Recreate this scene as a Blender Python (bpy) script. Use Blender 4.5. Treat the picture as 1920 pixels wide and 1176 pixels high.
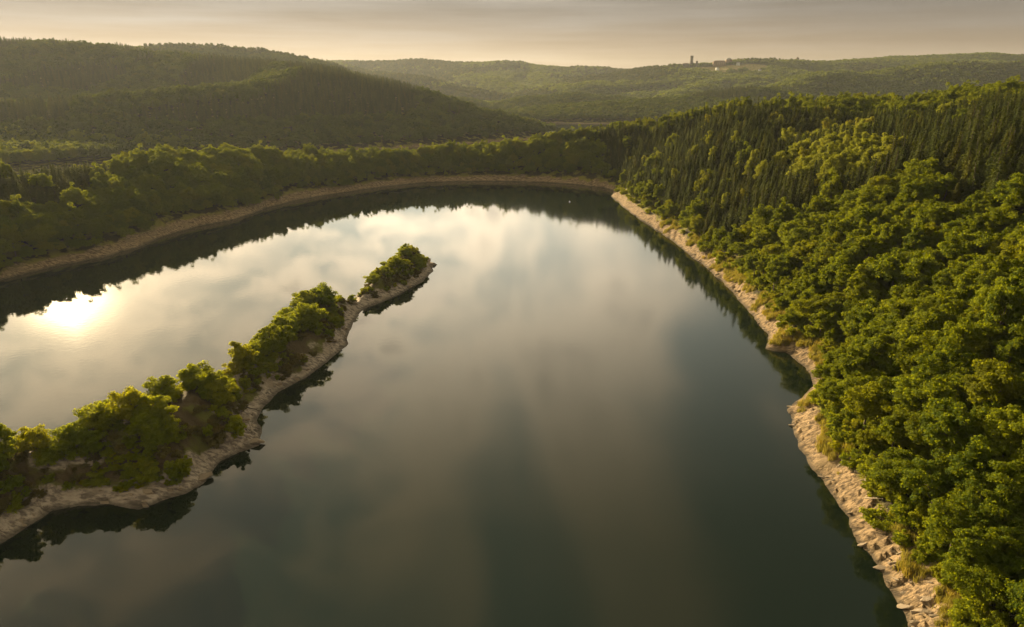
import bpy, math, random
import numpy as np

for o in list(bpy.data.objects):
    bpy.data.objects.remove(o, do_unlink=True)
S = bpy.context.scene
COL = S.collection
rng = np.random.default_rng(7)
random.seed(7)

# ------------------------------------------------------------------ camera
CAM_H = 75.0
PITCH = math.radians(18.89)
cam_data = bpy.data.cameras.new('camera')
cam = bpy.data.objects.new('camera', cam_data)
COL.objects.link(cam)
cam.location = (0, 0, CAM_H)
cam.rotation_euler = (math.pi / 2 - PITCH, 0, 0)
cam_data.sensor_width = 36.0
cam_data.lens = 24.0
cam_data.clip_start = 0.5
cam_data.clip_end = 40000
S.camera = cam

# ------------------------------------------------------------------ sun and sky
SUN_EL = math.radians(14.1)
SUN_AZ = math.radians(-34.3)          # from +Y towards +X
SUN_DIR = (math.sin(SUN_AZ) * math.cos(SUN_EL), math.cos(SUN_AZ) * math.cos(SUN_EL), math.sin(SUN_EL))
sd = bpy.data.lights.new('sun', 'SUN')
sd.energy = 5.0
sd.angle = math.radians(0.53)
sd.color = (1.0, 0.78, 0.46)
sun = bpy.data.objects.new('sun', sd)
COL.objects.link(sun)
from mathutils import Vector
sun.rotation_euler = Vector(SUN_DIR).to_track_quat('Z', 'Y').to_euler()

W = bpy.data.worlds.new('World')
S.world = W
W.use_nodes = True


class NT:
    """small helper for wiring node trees"""
    def __init__(self, tree):
        self.t = tree

    def n(self, kind, **kw):
        nd = self.t.nodes.new(kind)
        for k, v in kw.items():
            if k == 'inp':
                for kk, vv in v.items():
                    sock = nd.inputs[kk]
                    if isinstance(vv, bpy.types.NodeSocket):
                        self.t.links.new(vv, sock)
                    else:
                        sock.default_value = vv
            else:
                setattr(nd, k, v)
        return nd

    def m(self, op, a, b=None, c=None, clamp=False):
        nd = self.t.nodes.new('ShaderNodeMath')
        nd.operation = op
        nd.use_clamp = clamp
        for i, v in enumerate((a, b, c)):
            if v is None:
                continue
            if isinstance(v, bpy.types.NodeSocket):
                self.t.links.new(v, nd.inputs[i])
            else:
                nd.inputs[i].default_value = v
        return nd.outputs[0]

    def mix(self, fac, a, b, mode='MIX'):
        nd = self.t.nodes.new('ShaderNodeMix')
        nd.data_type = 'RGBA'
        nd.blend_type = mode
        for i, v in ((0, fac), (6, a), (7, b)):
            if isinstance(v, bpy.types.NodeSocket):
                self.t.links.new(v, nd.inputs[i])
            elif i == 0:
                nd.inputs[0].default_value = v
            else:
                nd.inputs[i].default_value = (*v[:3], 1)
        return nd.outputs[2]

    def sstep(self, v, a, b):
        nd = self.t.nodes.new('ShaderNodeMapRange')
        nd.interpolation_type = 'SMOOTHSTEP'
        self.t.links.new(v, nd.inputs[0])
        nd.inputs[1].default_value = a
        nd.inputs[2].default_value = b
        return nd.outputs[0]

    def link(self, a, b):
        self.t.links.new(a, b)


wt = W.node_tree
wt.nodes.clear()
g = NT(wt)
tc = g.n('ShaderNodeTexCoord')
dirv = g.n('ShaderNodeVectorMath', operation='NORMALIZE', inp={0: tc.outputs['Generated']}).outputs[0]
sep = g.n('ShaderNodeSeparateXYZ', inp={0: dirv})
zc = g.m('MAXIMUM', sep.outputs[2], 0.0)
sky = g.n('ShaderNodeTexSky', sky_type='NISHITA', sun_disc=False)
sky.sun_elevation = SUN_EL
sky.sun_rotation = SUN_AZ
sky.altitude = 400
sky.air_density = 1.2
sky.dust_density = 4.0
sky.ozone_density = 1.0
skyc = g.mix(1.0, sky.outputs[0], (1.0, 0.90, 0.68), 'MULTIPLY')
cosang = g.n('ShaderNodeVectorMath', operation='DOT_PRODUCT', inp={0: dirv, 1: SUN_DIR}).outputs['Value']
cpos = g.m('MAXIMUM', cosang, 0.0)
aur_wide = g.m('POWER', cpos, 2.6)
aur_tight = g.m('POWER', cpos, 1600.0)
near_sun = g.sstep(cosang, 0.50, 0.92)
# clouds seen in perspective on a flat layer
den = g.m('ADD', zc, 0.10)
px = g.m('DIVIDE', sep.outputs[0], den)
py = g.m('DIVIDE', sep.outputs[1], den)
pv = g.n('ShaderNodeCombineXYZ', inp={0: px, 1: g.m('MULTIPLY', py, 0.30), 2: 6.9})
pw = g.n('ShaderNodeCombineXYZ', inp={0: px, 1: py, 2: 9.1})
n1 = g.n('ShaderNodeTexNoise', inp={'Vector': pv.outputs[0], 'Scale': 2.3, 'Detail': 4.0, 'Roughness': 0.5, 'Distortion': 0.25})
n2 = g.n('ShaderNodeTexNoise', inp={'Vector': pw.outputs[0], 'Scale': 4.6, 'Detail': 7.0, 'Roughness': 0.62, 'Distortion': 0.5})
flock = g.m('ADD', 0.16, g.m('MULTIPLY', g.sstep(cosang, 0.80, 0.95), 0.44))      # small broken cloud towards the sun, long streaks away from it
cl = g.m('ADD', g.m('MULTIPLY', n1.outputs[0], g.m('SUBTRACT', 1.0, flock)), g.m('MULTIPLY', n2.outputs[0], flock))
cmask = g.sstep(cl, 0.39, 0.60)
thick = g.sstep(cl, 0.57, 0.68)
# cloud light falls off with the angle from the sun
lum = g.m('MULTIPLY', g.m('ADD', 6.6, g.m('MULTIPLY', near_sun, 11.5)), g.m('SUBTRACT', 1.0, g.m('MULTIPLY', g.sstep(cosang, 0.90, 0.985), 0.22)))  # base level raised as added fill for shaded sides facing the camera
low_sky = g.sstep(zc, 0.18, 0.62)                # open sky deepens towards the zenith, cloud less so
cl_col = g.mix(thick, (1.26, 1.04, 0.74), (0.70, 0.60, 0.46))
gap_col = (0.55, 0.56, 0.47)
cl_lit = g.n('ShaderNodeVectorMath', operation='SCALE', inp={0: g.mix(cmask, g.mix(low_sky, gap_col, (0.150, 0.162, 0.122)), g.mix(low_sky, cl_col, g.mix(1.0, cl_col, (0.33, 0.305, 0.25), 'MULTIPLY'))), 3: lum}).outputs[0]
skyb = g.n('ShaderNodeVectorMath', operation='SCALE', inp={0: skyc, 3: 0.10}).outputs[0]
glowc = g.n('ShaderNodeVectorMath', operation='SCALE', inp={0: (1.0, 0.76, 0.42), 3: g.m('ADD', g.m('MULTIPLY', aur_tight, 120.0), g.m('MULTIPLY', g.m('POWER', cpos, 160.0), 7.0))}).outputs[0]
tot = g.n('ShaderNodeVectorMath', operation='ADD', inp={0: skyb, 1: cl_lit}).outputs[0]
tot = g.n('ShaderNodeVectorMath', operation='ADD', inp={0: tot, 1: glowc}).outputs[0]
# murky low veil of cloud along the horizon
veiln = g.n('ShaderNodeTexNoise', inp={'Vector': g.n('ShaderNodeCombineXYZ', inp={0: g.m('MULTIPLY', sep.outputs[0], 2.0), 1: g.m('MULTIPLY', sep.outputs[1], 2.0), 2: g.m('MULTIPLY', zc, 34.0)}).outputs[0], 'Scale': 1.6, 'Detail': 5.0, 'Roughness': 0.55})
zv = g.m('ADD', zc, g.m('MULTIPLY', g.m('SUBTRACT', veiln.outputs[0], 0.5), 0.07))
veil = g.m('SUBTRACT', 1.0, g.sstep(zv, 0.10, 0.20))
veilc = g.mix(g.sstep(zv, 0.0, 0.10), (3.7, 2.65, 1.6), (2.0, 1.75, 1.45))
veilc = g.n('ShaderNodeVectorMath', operation='SCALE', inp={0: veilc, 3: g.m('MULTIPLY', g.m('ADD', 0.40, g.m('MULTIPLY', veiln.outputs[0], 1.20)), g.m('ADD', 0.62, g.m('MULTIPLY', aur_wide, 0.8)))}).outputs[0]
tot = g.mix(veil, tot, veilc)
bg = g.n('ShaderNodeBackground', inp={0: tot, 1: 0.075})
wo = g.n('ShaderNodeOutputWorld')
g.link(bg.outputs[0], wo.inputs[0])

S.view_settings.view_transform = 'Standard'
S.view_settings.look = 'None'
S.view_settings.exposure = 1.15
S.view_settings.gamma = 1.0
S.view_settings.use_curve_mapping = False
S.render.engine = 'CYCLES'
cy = S.cycles
cy.use_denoising = True
cy.max_bounces = 5
cy.diffuse_bounces = 2
cy.glossy_bounces = 2
cy.transmission_bounces = 3
cy.volume_bounces = 0
cy.transparent_max_bounces = 4
cy.sample_clamp_indirect = 6.0
cy.use_adaptive_sampling = True
cy.adaptive_threshold = 0.02

# ------------------------------------------------------------------ the map (metres; camera stands over the origin)
RIGHT_SHORE = [(50.0, -60.0), (50.5, 20.0), (54.0, 55.0), (55.6, 73.1), (57.2, 78.9), (57.9, 81.6), (58.7, 87.8), (59.6, 95.5), (59.8, 102.8), (60.8, 109.2),
    (61.4, 116.4), (60.8, 121.2), (62.2, 128.6), (64.6, 139.3), (66.4, 148.7), (72.6, 154.6), (79.3, 164.1), (81.5, 172.9),
    (80.0, 184.6), (74.6, 186.7), (79.3, 197.8), (81.1, 220.9), (82.3, 245.8), (82.6, 276.4), (80.5, 299.3), (79.3, 325.9),
    (76.4, 357.3), (71.5, 394.9), (69.1, 430.7), (67.4, 461.8), (72.4, 489.9)]
FAR_SHORE = [(66.7, 505.2), (48.5, 521.5), (24.8, 532.9), (-4.2, 538.8), (-33.4, 538.8), (-66.1, 532.9), (-95.1, 510.5),
    (-119.7, 480.2), (-140.9, 451.0), (-151.9, 421.2), (-154.1, 399.9), (-157.3, 383.7), (-170.1, 364.3), (-177.3, 337.9),
    (-176.6, 318.1), (-181.5, 297.4), (-190.7, 285.2), (-197.1, 270.6), (-200.3, 256.5), (-205.5, 239.1), (-209.0, 218.1),
    (-218.0, 150.0), (-230.0, 60.0), (-240.0, -60.0)]
LAKE = RIGHT_SHORE + FAR_SHORE
ISLAND = [(-92.6, 90.3), (-89.8, 94.6), (-87.5, 97.6), (-85.9, 102.0), (-84.2, 106.7), (-80.3, 108.4), (-75.8, 109.2), (-68.9, 107.6),
    (-66.2, 110.1), (-62.4, 112.7), (-60.9, 116.4), (-61.0, 124.3), (-58.9, 127.5), (-55.0, 130.9), (-56.8, 136.8), (-59.5, 141.9),
    (-59.9, 148.7), (-59.6, 157.7), (-56.1, 164.1), (-52.8, 172.9), (-50.8, 182.6), (-49.6, 191.0), (-51.4, 202.5), (-51.4, 212.6),
    (-52.0, 222.0), (-50.4, 226.7), (-45.8, 232.7), (-40.1, 245.8), (-35.5, 256.5), (-32.8, 273.9), (-35.9, 287.9), (-40.3, 295.4),
    (-51.0, 287.9), (-55.7, 264.2), (-57.6, 241.1), (-56.4, 228.5), (-59.7, 226.7), (-66.4, 223.7), (-74.0, 212.6), (-74.5, 188.8),
    (-74.9, 169.3), (-75.9, 157.7), (-83.2, 150.1), (-87.9, 141.9), (-94.9, 136.8), (-97.4, 127.5), (-101.0, 122.9), (-105.5, 118.2),
    (-110.1, 113.4), (-116.0, 104.4)]
SPIT = [(-400, 120, 22), (-330, 210, 21), (-268, 270, 20.0), (-254, 300, 22.5), (-244, 330, 25.5), (-232, 360, 28), (-216, 384, 28), (-201.0, 400, 29.1),
    (-187.4, 440, 27.0), (-162.5, 465, 26.2), (-119.5, 492, 25.1), (-79.0, 520, 22.1), (-24.7, 555, 20.4), (16.4, 557, 22.8),
    (40.9, 550, 26.5), (71.4, 535, 30.2), (85.3, 515, 36.5)]
RCREST = [(74.7, 520, 26.5), (87.4, 505, 36.5), (102.8, 490, 43.5), (119.3, 470, 49.0), (157.6, 480, 49.0), (197.2, 490, 49.0),
    (238.4, 500, 49.0), (293.5, 500, 51.5), (309.7, 470, 55.7), (311.7, 440, 60.2), (300, 330, 64), (260, 200, 66), (232, 80, 66), (220, -60, 66)]
# far ridges: crest points (x, y, height), side slope, rounding
RIDGES = [
    ([(-736.1, 780, 32.6), (-655.2, 790, 37.9), (-579.8, 810, 42.4), (-519.1, 820, 45.1), (-461.9, 840, 50.0), (-373.9, 870, 56.9), (-309.3, 910, 64.3), (-293.8, 1000, 81.1), (-252.4, 1010, 79.9), (-193.9, 1010, 66.5), (-134.2, 1005, 52.4), (-82.0, 1000, 38.3), (-29.6, 990, 25.8), (14.8, 985, 14.0), (58.9, 975, 2.4)], 0.36, 18),
    ([(-1100, 640, 9), (-700, 640, 8), (-450, 650, 6)], 0.05, 20),
    ([(-1231.8, 1250, 133.0), (-891.4, 1280, 130.4), (-707.7, 1280, 120.0), (-634.0, 1260, 110.6), (-503.6, 1230, 100.1), (-430.6, 1200, 93.4), (-328.7, 1120, 85.1)], 0.30, 40),
    ([(-1186.8, 1900, 157.6), (-1049.8, 1900, 152.5), (-912.5, 1900, 147.3), (-775.3, 1900, 139.6), (-665.7, 1900, 130.5), (-581.5, 1850, 121.1), (-501.2, 1800, 107.2), (-398.8, 1750, 89.0)], 0.28, 50),
    ([(-1617.5, 3800, 140.2), (-1338.0, 3800, 145.4), (-1058.0, 3800, 158.5), (-724.6, 3800, 148.0), (-362.0, 3800, 155.9),
      (-26.4, 3600, 138.5), (308.5, 3500, 126.7), (500.1, 3400, 110.7), (656.2, 3300, 95.5)], 0.16, 90),
    ([(-871.5, 3300, 134.3), (-535.3, 2800, 103.9), (-295.5, 2500, 64.5), (-102.5, 2300, 27.1), (48.1, 2150, 4.9)], 0.36, 40),
    ([(-352.7, 3700, 148.3), (-132.6, 3000, 88.2), (0.0, 2700, 47.8), (92.8, 2500, 25.9)], 0.36, 40),
    ([(102.8, 3500, 131.5), (177.0, 3000, 81.9), (230.1, 2700, 42.1)], 0.36, 40),
    ([(618.1, 6000, 140.4), (882.4, 6000, 152.8), (1058.6, 6000, 157.0), (1235.6, 6000, 148.7), (1637.0, 6000, 102.9)], 0.15, 80),
    ([(204.8, 2300, 35.5), (314.4, 2500, 57.8), (437.9, 2700, 83.7), (596.5, 2800, 113.6), (678.1, 2800, 121.3), (935.1, 2900, 135.4),
      (1186.1, 3000, 146.1), (1542.7, 3100, 153.2), (1848.3, 3200, 164.8), (2314.6, 3300, 174.8), (3106.5, 3300, 186.0)], 0.17, 60),
    ([(977.6, 2900, 135.4), (669.3, 2450, 71.6), (498.6, 2100, 39.4)], 0.36, 30),
    ([(2900, 2500, 140), (2169.2, 2300, 136.2), (1617.4, 2300, 123.6), (1276.1, 2200, 105.8), (1075.3, 2150, 94.4), (906.6, 2050, 80.2), (778.9, 1950, 58.9),
      (645.6, 1850, 38.3)], 0.34, 30),
    ([(-38.1, 1700, 11.3), (52.1, 1750, 24.8), (160.7, 1800, 30.1), (227.8, 1800, 26.2), (313.2, 1750, 17.3)], 0.2, 30),
    ([(0.0, 1400, 5.4), (63.8, 1420, 11.7), (151.6, 1450, 18.9), (268.3, 1500, 26.0), (415.3, 1550, 31.3), (589.9, 1620, 37.9)], 0.14, 50),
]


# ------------------------------------------------------------------ noise and distances
def _hash(ix, iy, seed):
    h = (ix * 374761393 + iy * 668265263 + seed * 1442695041) & 0xFFFFFFFF
    h = ((h ^ (h >> 13)) * 1274126177) & 0xFFFFFFFF
    return ((h ^ (h >> 16)) & 0xFFFF) / 65535.0


def vnoise(x, y, scale, seed=0):
    x = x / scale; y = y / scale
    ix = np.floor(x).astype(np.int64); iy = np.floor(y).astype(np.int64)
    fx = x - ix; fy = y - iy
    fx = fx * fx * (3 - 2 * fx); fy = fy * fy * (3 - 2 * fy)
    a = _hash(ix, iy, seed); b = _hash(ix + 1, iy, seed)
    c = _hash(ix, iy + 1, seed); d = _hash(ix + 1, iy + 1, seed)
    return (a + (b - a) * fx) * (1 - fy) + (c + (d - c) * fx) * fy - 0.5


def fbm(x, y, scale, octaves=4, seed=0):
    t = np.zeros_like(x, dtype=float); a = 1.0
    for i in range(octaves):
        t += a * vnoise(x, y, scale, seed + i * 17)
        a *= 0.5; scale *= 0.5
    return t


def seg_dist(x, y, p, q):
    dx, dy = q[0] - p[0], q[1] - p[1]
    L = dx * dx + dy * dy
    t = np.clip(((x - p[0]) * dx + (y - p[1]) * dy) / L, 0, 1)
    return np.hypot(x - p[0] - t * dx, y - p[1] - t * dy), t


def poly_sd(x, y, poly):
    """signed distance to a closed polygon, positive outside"""
    d = np.full(x.shape, 1e9); ins = np.zeros(x.shape, bool)
    n = len(poly)
    for i in range(n):
        p, q = poly[i], poly[(i + 1) % n]
        dd, _ = seg_dist(x, y, p, q)
        d = np.minimum(d, dd)
        cond = (p[1] > y) != (q[1] > y)
        if p[1] != q[1]:
            xi = (q[0] - p[0]) * (y - p[1]) / (q[1] - p[1]) + p[0]
            ins ^= cond & (x < xi)
    return np.where(ins, -d, d)


def ridge(x, y, pts, k, r, flank=None):
    best = np.full(x.shape, -1e9)
    for p, q in zip(pts[:-1], pts[1:]):
        d, t = seg_dist(x, y, p, q)
        h = p[2] + t * (q[2] - p[2]) - k * (np.sqrt(d * d + r * r) - r)
        if flank is not None:
            np.copyto(flank, np.sqrt(d * d + r * r) - r, where=h > best)
        best = np.maximum(best, h)
    return best


def smin(a, b, k):
    h = np.clip(0.5 + 0.5 * (b - a) / k, 0, 1)
    return b + (a - b) * h - k * h * (1 - h)


def sstep(v, a, b):
    t = np.clip((v - a) / (b - a), 0, 1)
    return t * t * (3 - 2 * t)


def terrain(x, y):
    """height, metres inland from the lake shore, metres inside the island shore"""
    wob = fbm(x, y, 7.0, 3, 5) * 1.4
    s = poly_sd(x, y, LAKE) + wob
    si = -poly_sd(x, y, ISLAND) + wob * 0.7
    capR = ridge(x, y, RCREST, 0.25, 25)
    capS = ridge(x, y, SPIT, 0.42, 14)
    cap = np.maximum(capR, capS)
    left = sstep(-x, -60, 20)
    wid = 1 + 0.55 * fbm(x, y, 70, 2, 201) + 0.55 * fbm(x, y, 24, 2, 202)
    hb = (3.5 + 0.6 * left) * wid
    wb = (5.0 + 2.6 * left) * wid
    strata = (y * 0.93 + x * 0.36) / 3.1 + fbm(x, y, 9, 3, 31) * 1.5
    saw = 1.0 - (strata - np.floor(strata))
    ledge = (saw - 0.5) * (0.4 + 1.3 * np.clip(vnoise(x, y, 14, 3) + 0.25, 0, 1))
    rough = fbm(x, y, 2.4, 3, 77) * 0.42
    bankm = sstep(s, -0.5, 1.5) * (1 - sstep(s, wb, wb + 5))
    bank = hb * np.clip(s / wb, -1, 1.0)
    rise = np.where(s < wb, bank, hb + (0.60 - 0.20 * left) * (s - wb))
    near = smin(rise, cap + fbm(x, y, 40, 3, 9) * 5.0 * sstep(s, 10, 60), 4.0)
    near = near + bankm * (ledge * 1.0 + rough)
    near = near + sstep(s, 12, 40) * fbm(x, y, 26, 3, 41) * 3.0
    far = np.full(x.shape, -8.0)
    off = np.zeros(x.shape)
    for pts, k, r in RIDGES:
        fl = np.zeros(x.shape)
        hr = ridge(x, y, pts, k, r, fl)
        off = np.where(hr > far, fl, off)
        far = np.maximum(far, hr)
    amp = sstep(y, 900, 2200)
    far = far + (fbm(x, y, 260, 4, 21) * (10 + 22 * amp) + fbm(x, y, 700, 2, 51) * 22 * amp) * sstep(far, -5, 40) * 0.8
    gully = np.abs(fbm(x, y, 420, 3, 123)) + 0.5 * np.abs(fbm(x, y, 170, 2, 124))
    far = far + np.minimum(gully - 0.28, 0.03) * 110 * sstep(y, 950, 2000) * sstep(off, 30, 260)
    far = np.where(y > 1750, np.maximum(far, 8 + fbm(x, y, 300, 3, 8) * 12 * sstep(y, 1750, 2200)), far)
    h = np.where(s > 0, np.maximum(near, np.where((y > 640) | (x < -265 - 0.25 * np.maximum(440 - y, 0)), far, -8)), np.maximum(-4.0, s * 0.55))
    # island
    ib = np.where(si < 3.2, 1.9 * si / 3.2, 1.9 + 0.80 * (si - 3.2))
    ib = smin(ib, 8.5 + fbm(x, y, 22, 2, 61) * 4.0, 2.5)
    ibm = sstep(si, -0.3, 1.0)
    ih = ib + ibm * (rough * 1.6 + ledge * 0.6) + sstep(si, 5, 9) * fbm(x, y, 7, 3, 15) * 2.2
    h = np.where(si > 0, np.maximum(ih, 0.02 + 0.2 * si), np.where((si > -8) & (s < 0), np.maximum(h, si * 0.5), h))
    return h, s, si


def gz(x, y):
    return float(terrain(np.array([float(x)]), np.array([float(y)]))[0][0])


# ------------------------------------------------------------------ materials
def material(name):
    m = bpy.data.materials.new(name)
    m.use_nodes = True
    m.node_tree.nodes.clear()
    gg = NT(m.node_tree)
    out = gg.n('ShaderNodeOutputMaterial')
    return m, gg, out


def leaf_material(name, dark, light, transl, back=0.42):
    m, g, out = material(name)
    oi = g.n('ShaderNodeObjectInfo')
    at = g.n('ShaderNodeAttribute', attribute_name='tint')
    geo = g.n('ShaderNodeNewGeometry')
    pos = g.n('ShaderNodeTexNoise', inp={'Vector': geo.outputs['Position'], 'Scale': 0.02, 'Detail': 3.0})
    f = g.m('ADD', g.m('MULTIPLY', oi.outputs['Random'], 0.72), g.m('MULTIPLY', at.outputs['Fac'], 0.26))
    f = g.m('ADD', f, g.m('MULTIPLY', g.m('SUBTRACT', pos.outputs[0], 0.45), 0.9), clamp=True)
    col = g.mix(f, dark, light)
    # a few yellowish and a few bluish crowns
    r2 = g.m('FRACT', g.m('MULTIPLY', oi.outputs['Random'], 37.3))
    col = g.mix(g.m('MULTIPLY', g.sstep(r2, 0.72, 1.0), 0.5), col, (light[0] * 1.35, light[1] * 1.05, light[2] * 0.6))
    d = g.n('ShaderNodeBsdfPrincipled', inp={'Base Color': col, 'Roughness': 0.75, 'Specular IOR Level': 0.08})
    tcol = g.mix(0.5, g.mix(1.0, col, (1.9, 1.8, 0.8), 'MULTIPLY'), transl)
    t = g.n('ShaderNodeBsdfTranslucent', inp={0: tcol})
    mx = g.n('ShaderNodeMixShader', inp={0: back, 1: d.outputs[0], 2: t.outputs[0]})
    g.link(mx.outputs[0], out.inputs[0])
    return m


M = {}
M['leaf'] = leaf_material('broad_leaves', (0.046, 0.082, 0.005), (0.152, 0.182, 0.006), (0.40, 0.40, 0.008), 0.5)
M['leaf_pale'] = leaf_material('pale_leaves', (0.17, 0.19, 0.018), (0.27, 0.28, 0.028), (0.42, 0.42, 0.03))
M['needle'] = leaf_material('spruce_needles', (0.032, 0.048, 0.009), (0.082, 0.094, 0.012), (0.13, 0.13, 0.01), 0.3)
M['leaf_isle'] = leaf_material('island_leaves', (0.078, 0.125, 0.008), (0.215, 0.235, 0.010), (0.52, 0.50, 0.012), 0.56)  # lighter island species, with rim light of the backlit trees put into colour
M['leaf_hill'] = leaf_material('hill_leaves', (0.028, 0.050, 0.006), (0.085, 0.110, 0.008), (0.17, 0.19, 0.008), 0.42)  # darker copy of the far leaves, hill's shadow side put into the colour
M['leaf_far'] = leaf_material('far_leaves', (0.038, 0.064, 0.008), (0.115, 0.145, 0.010), (0.22, 0.24, 0.010), 0.42)
M['scrub'] = leaf_material('brown_scrub', (0.075, 0.062, 0.025), (0.135, 0.115, 0.030), (0.18, 0.15, 0.03), 0.3)


def bark_mat(name, c1, c2):
    m, g, out = material(name)
    tcn = g.n('ShaderNodeTexCoord')
    n = g.n('ShaderNodeTexNoise', inp={'Vector': tcn.outputs['Object'], 'Scale': 5.0, 'Detail': 5.0})
    c = g.mix(n.outputs[0], c1, c2)
    b = g.n('ShaderNodeBump', inp={'Height': n.outputs[0], 'Strength': 0.6, 'Distance': 0.05})
    p = g.n('ShaderNodeBsdfPrincipled', inp={'Base Color': c, 'Roughness': 0.85, 'Normal': b.outputs[0]})
    g.link(p.outputs[0], out.inputs[0])
    return m


M['bark'] = bark_mat('bark', (0.07, 0.05, 0.035), (0.16, 0.12, 0.085))
M['bark_pale'] = bark_mat('birch_bark', (0.25, 0.22, 0.18), (0.5, 0.46, 0.4))
M['deadwood'] = bark_mat('bleached_wood', (0.34, 0.27, 0.18), (0.62, 0.53, 0.40))
M['darkwood'] = bark_mat('dark_wood', (0.05, 0.04, 0.03), (0.12, 0.09, 0.07))


def ground_material(name, r1, r2, r3, soil1, soil2, grass):
    """bare slate bank, grassy fringe and forest floor, split by map attributes"""
    m, g, out = material(name)
    geo = g.n('ShaderNodeNewGeometry')
    P = geo.outputs['Position']
    bank = g.n('ShaderNodeAttribute', attribute_name='bank').outputs['Fac']
    field = g.n('ShaderNodeAttribute', attribute_name='field').outputs['Fac']
    mp = g.n('ShaderNodeMapping', inp={0: P, 'Rotation': (0, 0, math.radians(21)), 'Scale': (0.22, 1.0, 1.0)})
    n1 = g.n('ShaderNodeTexNoise', inp={'Vector': mp.outputs[0], 'Scale': 1.3, 'Detail': 7.0, 'Roughness': 0.65})
    n2 = g.n('ShaderNodeTexNoise', inp={'Vector': P, 'Scale': 0.16, 'Detail': 5.0})
    n3 = g.n('ShaderNodeTexNoise', inp={'Vector': P, 'Scale': 2.6, 'Detail': 6.0, 'Roughness': 0.7})
    vo = g.n('ShaderNodeTexVoronoi', feature='DISTANCE_TO_EDGE', inp={'Vector': mp.outputs[0], 'Scale': 1.1})
    rock = g.mix(g.sstep(n1.outputs[0], 0.38, 0.60), r1, r2)  # dark streaks mix brown slate with crevice shading put into the colour
    rock = g.mix(g.sstep(n2.outputs[0], 0.5, 0.72), rock, r3)
    soil = g.mix(n3.outputs[0], soil1, soil2)
    soil = g.mix(g.sstep(n2.outputs[0], 0.5, 0.62), soil, grass)
    fld = g.mix(g.sstep(n2.outputs[0], 0.4, 0.6), (0.34, 0.25, 0.10), (0.20, 0.19, 0.05))
    edge = g.m('ADD', bank, g.m('MULTIPLY', g.m('SUBTRACT', n3.outputs[0], 0.5), 0.7))
    col = g.mix(g.sstep(edge, 0.35, 0.60), soil, rock)
    fr = g.m('MULTIPLY', g.sstep(edge, 0.15, 0.4), g.m('SUBTRACT', 1.0, g.sstep(edge, 0.5, 0.85)))
    col = g.mix(g.m('MULTIPLY', fr, g.sstep(n2.outputs[0], 0.35, 0.6)), col, grass)
    col = g.mix(field, col, fld)
    # damp band at the water's edge
    sp = g.n('ShaderNodeSeparateXYZ', inp={0: P})
    wet = g.m('SUBTRACT', 1.0, g.sstep(g.m('ADD', sp.outputs[2], g.m('MULTIPLY', n3.outputs[0], 0.4)), 0.30, 1.0))
    col = g.mix(g.m('MULTIPLY', wet, 0.7), col, (0.05, 0.042, 0.03))
    hgt = g.m('ADD', g.m('MULTIPLY', n1.outputs[0], 1.0), g.m('MULTIPLY', g.sstep(vo.outputs[0], 0.0, 0.12), 0.25))
    hgt = g.m('ADD', hgt, g.m('MULTIPLY', n3.outputs[0], 0.4))
    b = g.n('ShaderNodeBump', inp={'Height': hgt, 'Strength': 0.8, 'Distance': 0.32})
    p = g.n('ShaderNodeBsdfPrincipled', inp={'Base Color': col, 'Roughness': 0.9, 'Specular IOR Level': 0.2, 'Normal': b.outputs[0]})
    g.link(p.outputs[0], out.inputs[0])
    return m


M['ground'] = ground_material('slate_bank_and_forest_floor', (0.085, 0.060, 0.036), (0.35, 0.245, 0.135), (0.23, 0.165, 0.088),
                              (0.030, 0.024, 0.012), (0.055, 0.045, 0.018), (0.20, 0.18, 0.028))
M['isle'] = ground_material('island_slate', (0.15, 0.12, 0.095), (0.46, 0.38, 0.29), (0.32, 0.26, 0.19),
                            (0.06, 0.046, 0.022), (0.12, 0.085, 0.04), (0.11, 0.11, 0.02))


def stone_mat():
    m, g, out = material('slate_stone')
    oi = g.n('ShaderNodeObjectInfo')
    geo = g.n('ShaderNodeNewGeometry')
    n = g.n('ShaderNodeTexNoise', inp={'Vector': geo.outputs['Position'], 'Scale': 2.2, 'Detail': 6.0, 'Roughness': 0.65})
    c = g.mix(g.m('ADD', g.m('MULTIPLY', oi.outputs['Random'], 0.5), g.m('MULTIPLY', n.outputs[0], 0.5)), (0.15, 0.115, 0.08), (0.42, 0.33, 0.225))
    b = g.n('ShaderNodeBump', inp={'Height': n.outputs[0], 'Strength': 0.8, 'Distance': 0.2})
    p = g.n('ShaderNodeBsdfPrincipled', inp={'Base Color': c, 'Roughness': 0.85, 'Specular IOR Level': 0.25, 'Normal': b.outputs[0]})
    g.link(p.outputs[0], out.inputs[0])
    return m


M['stone'] = stone_mat()


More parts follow.
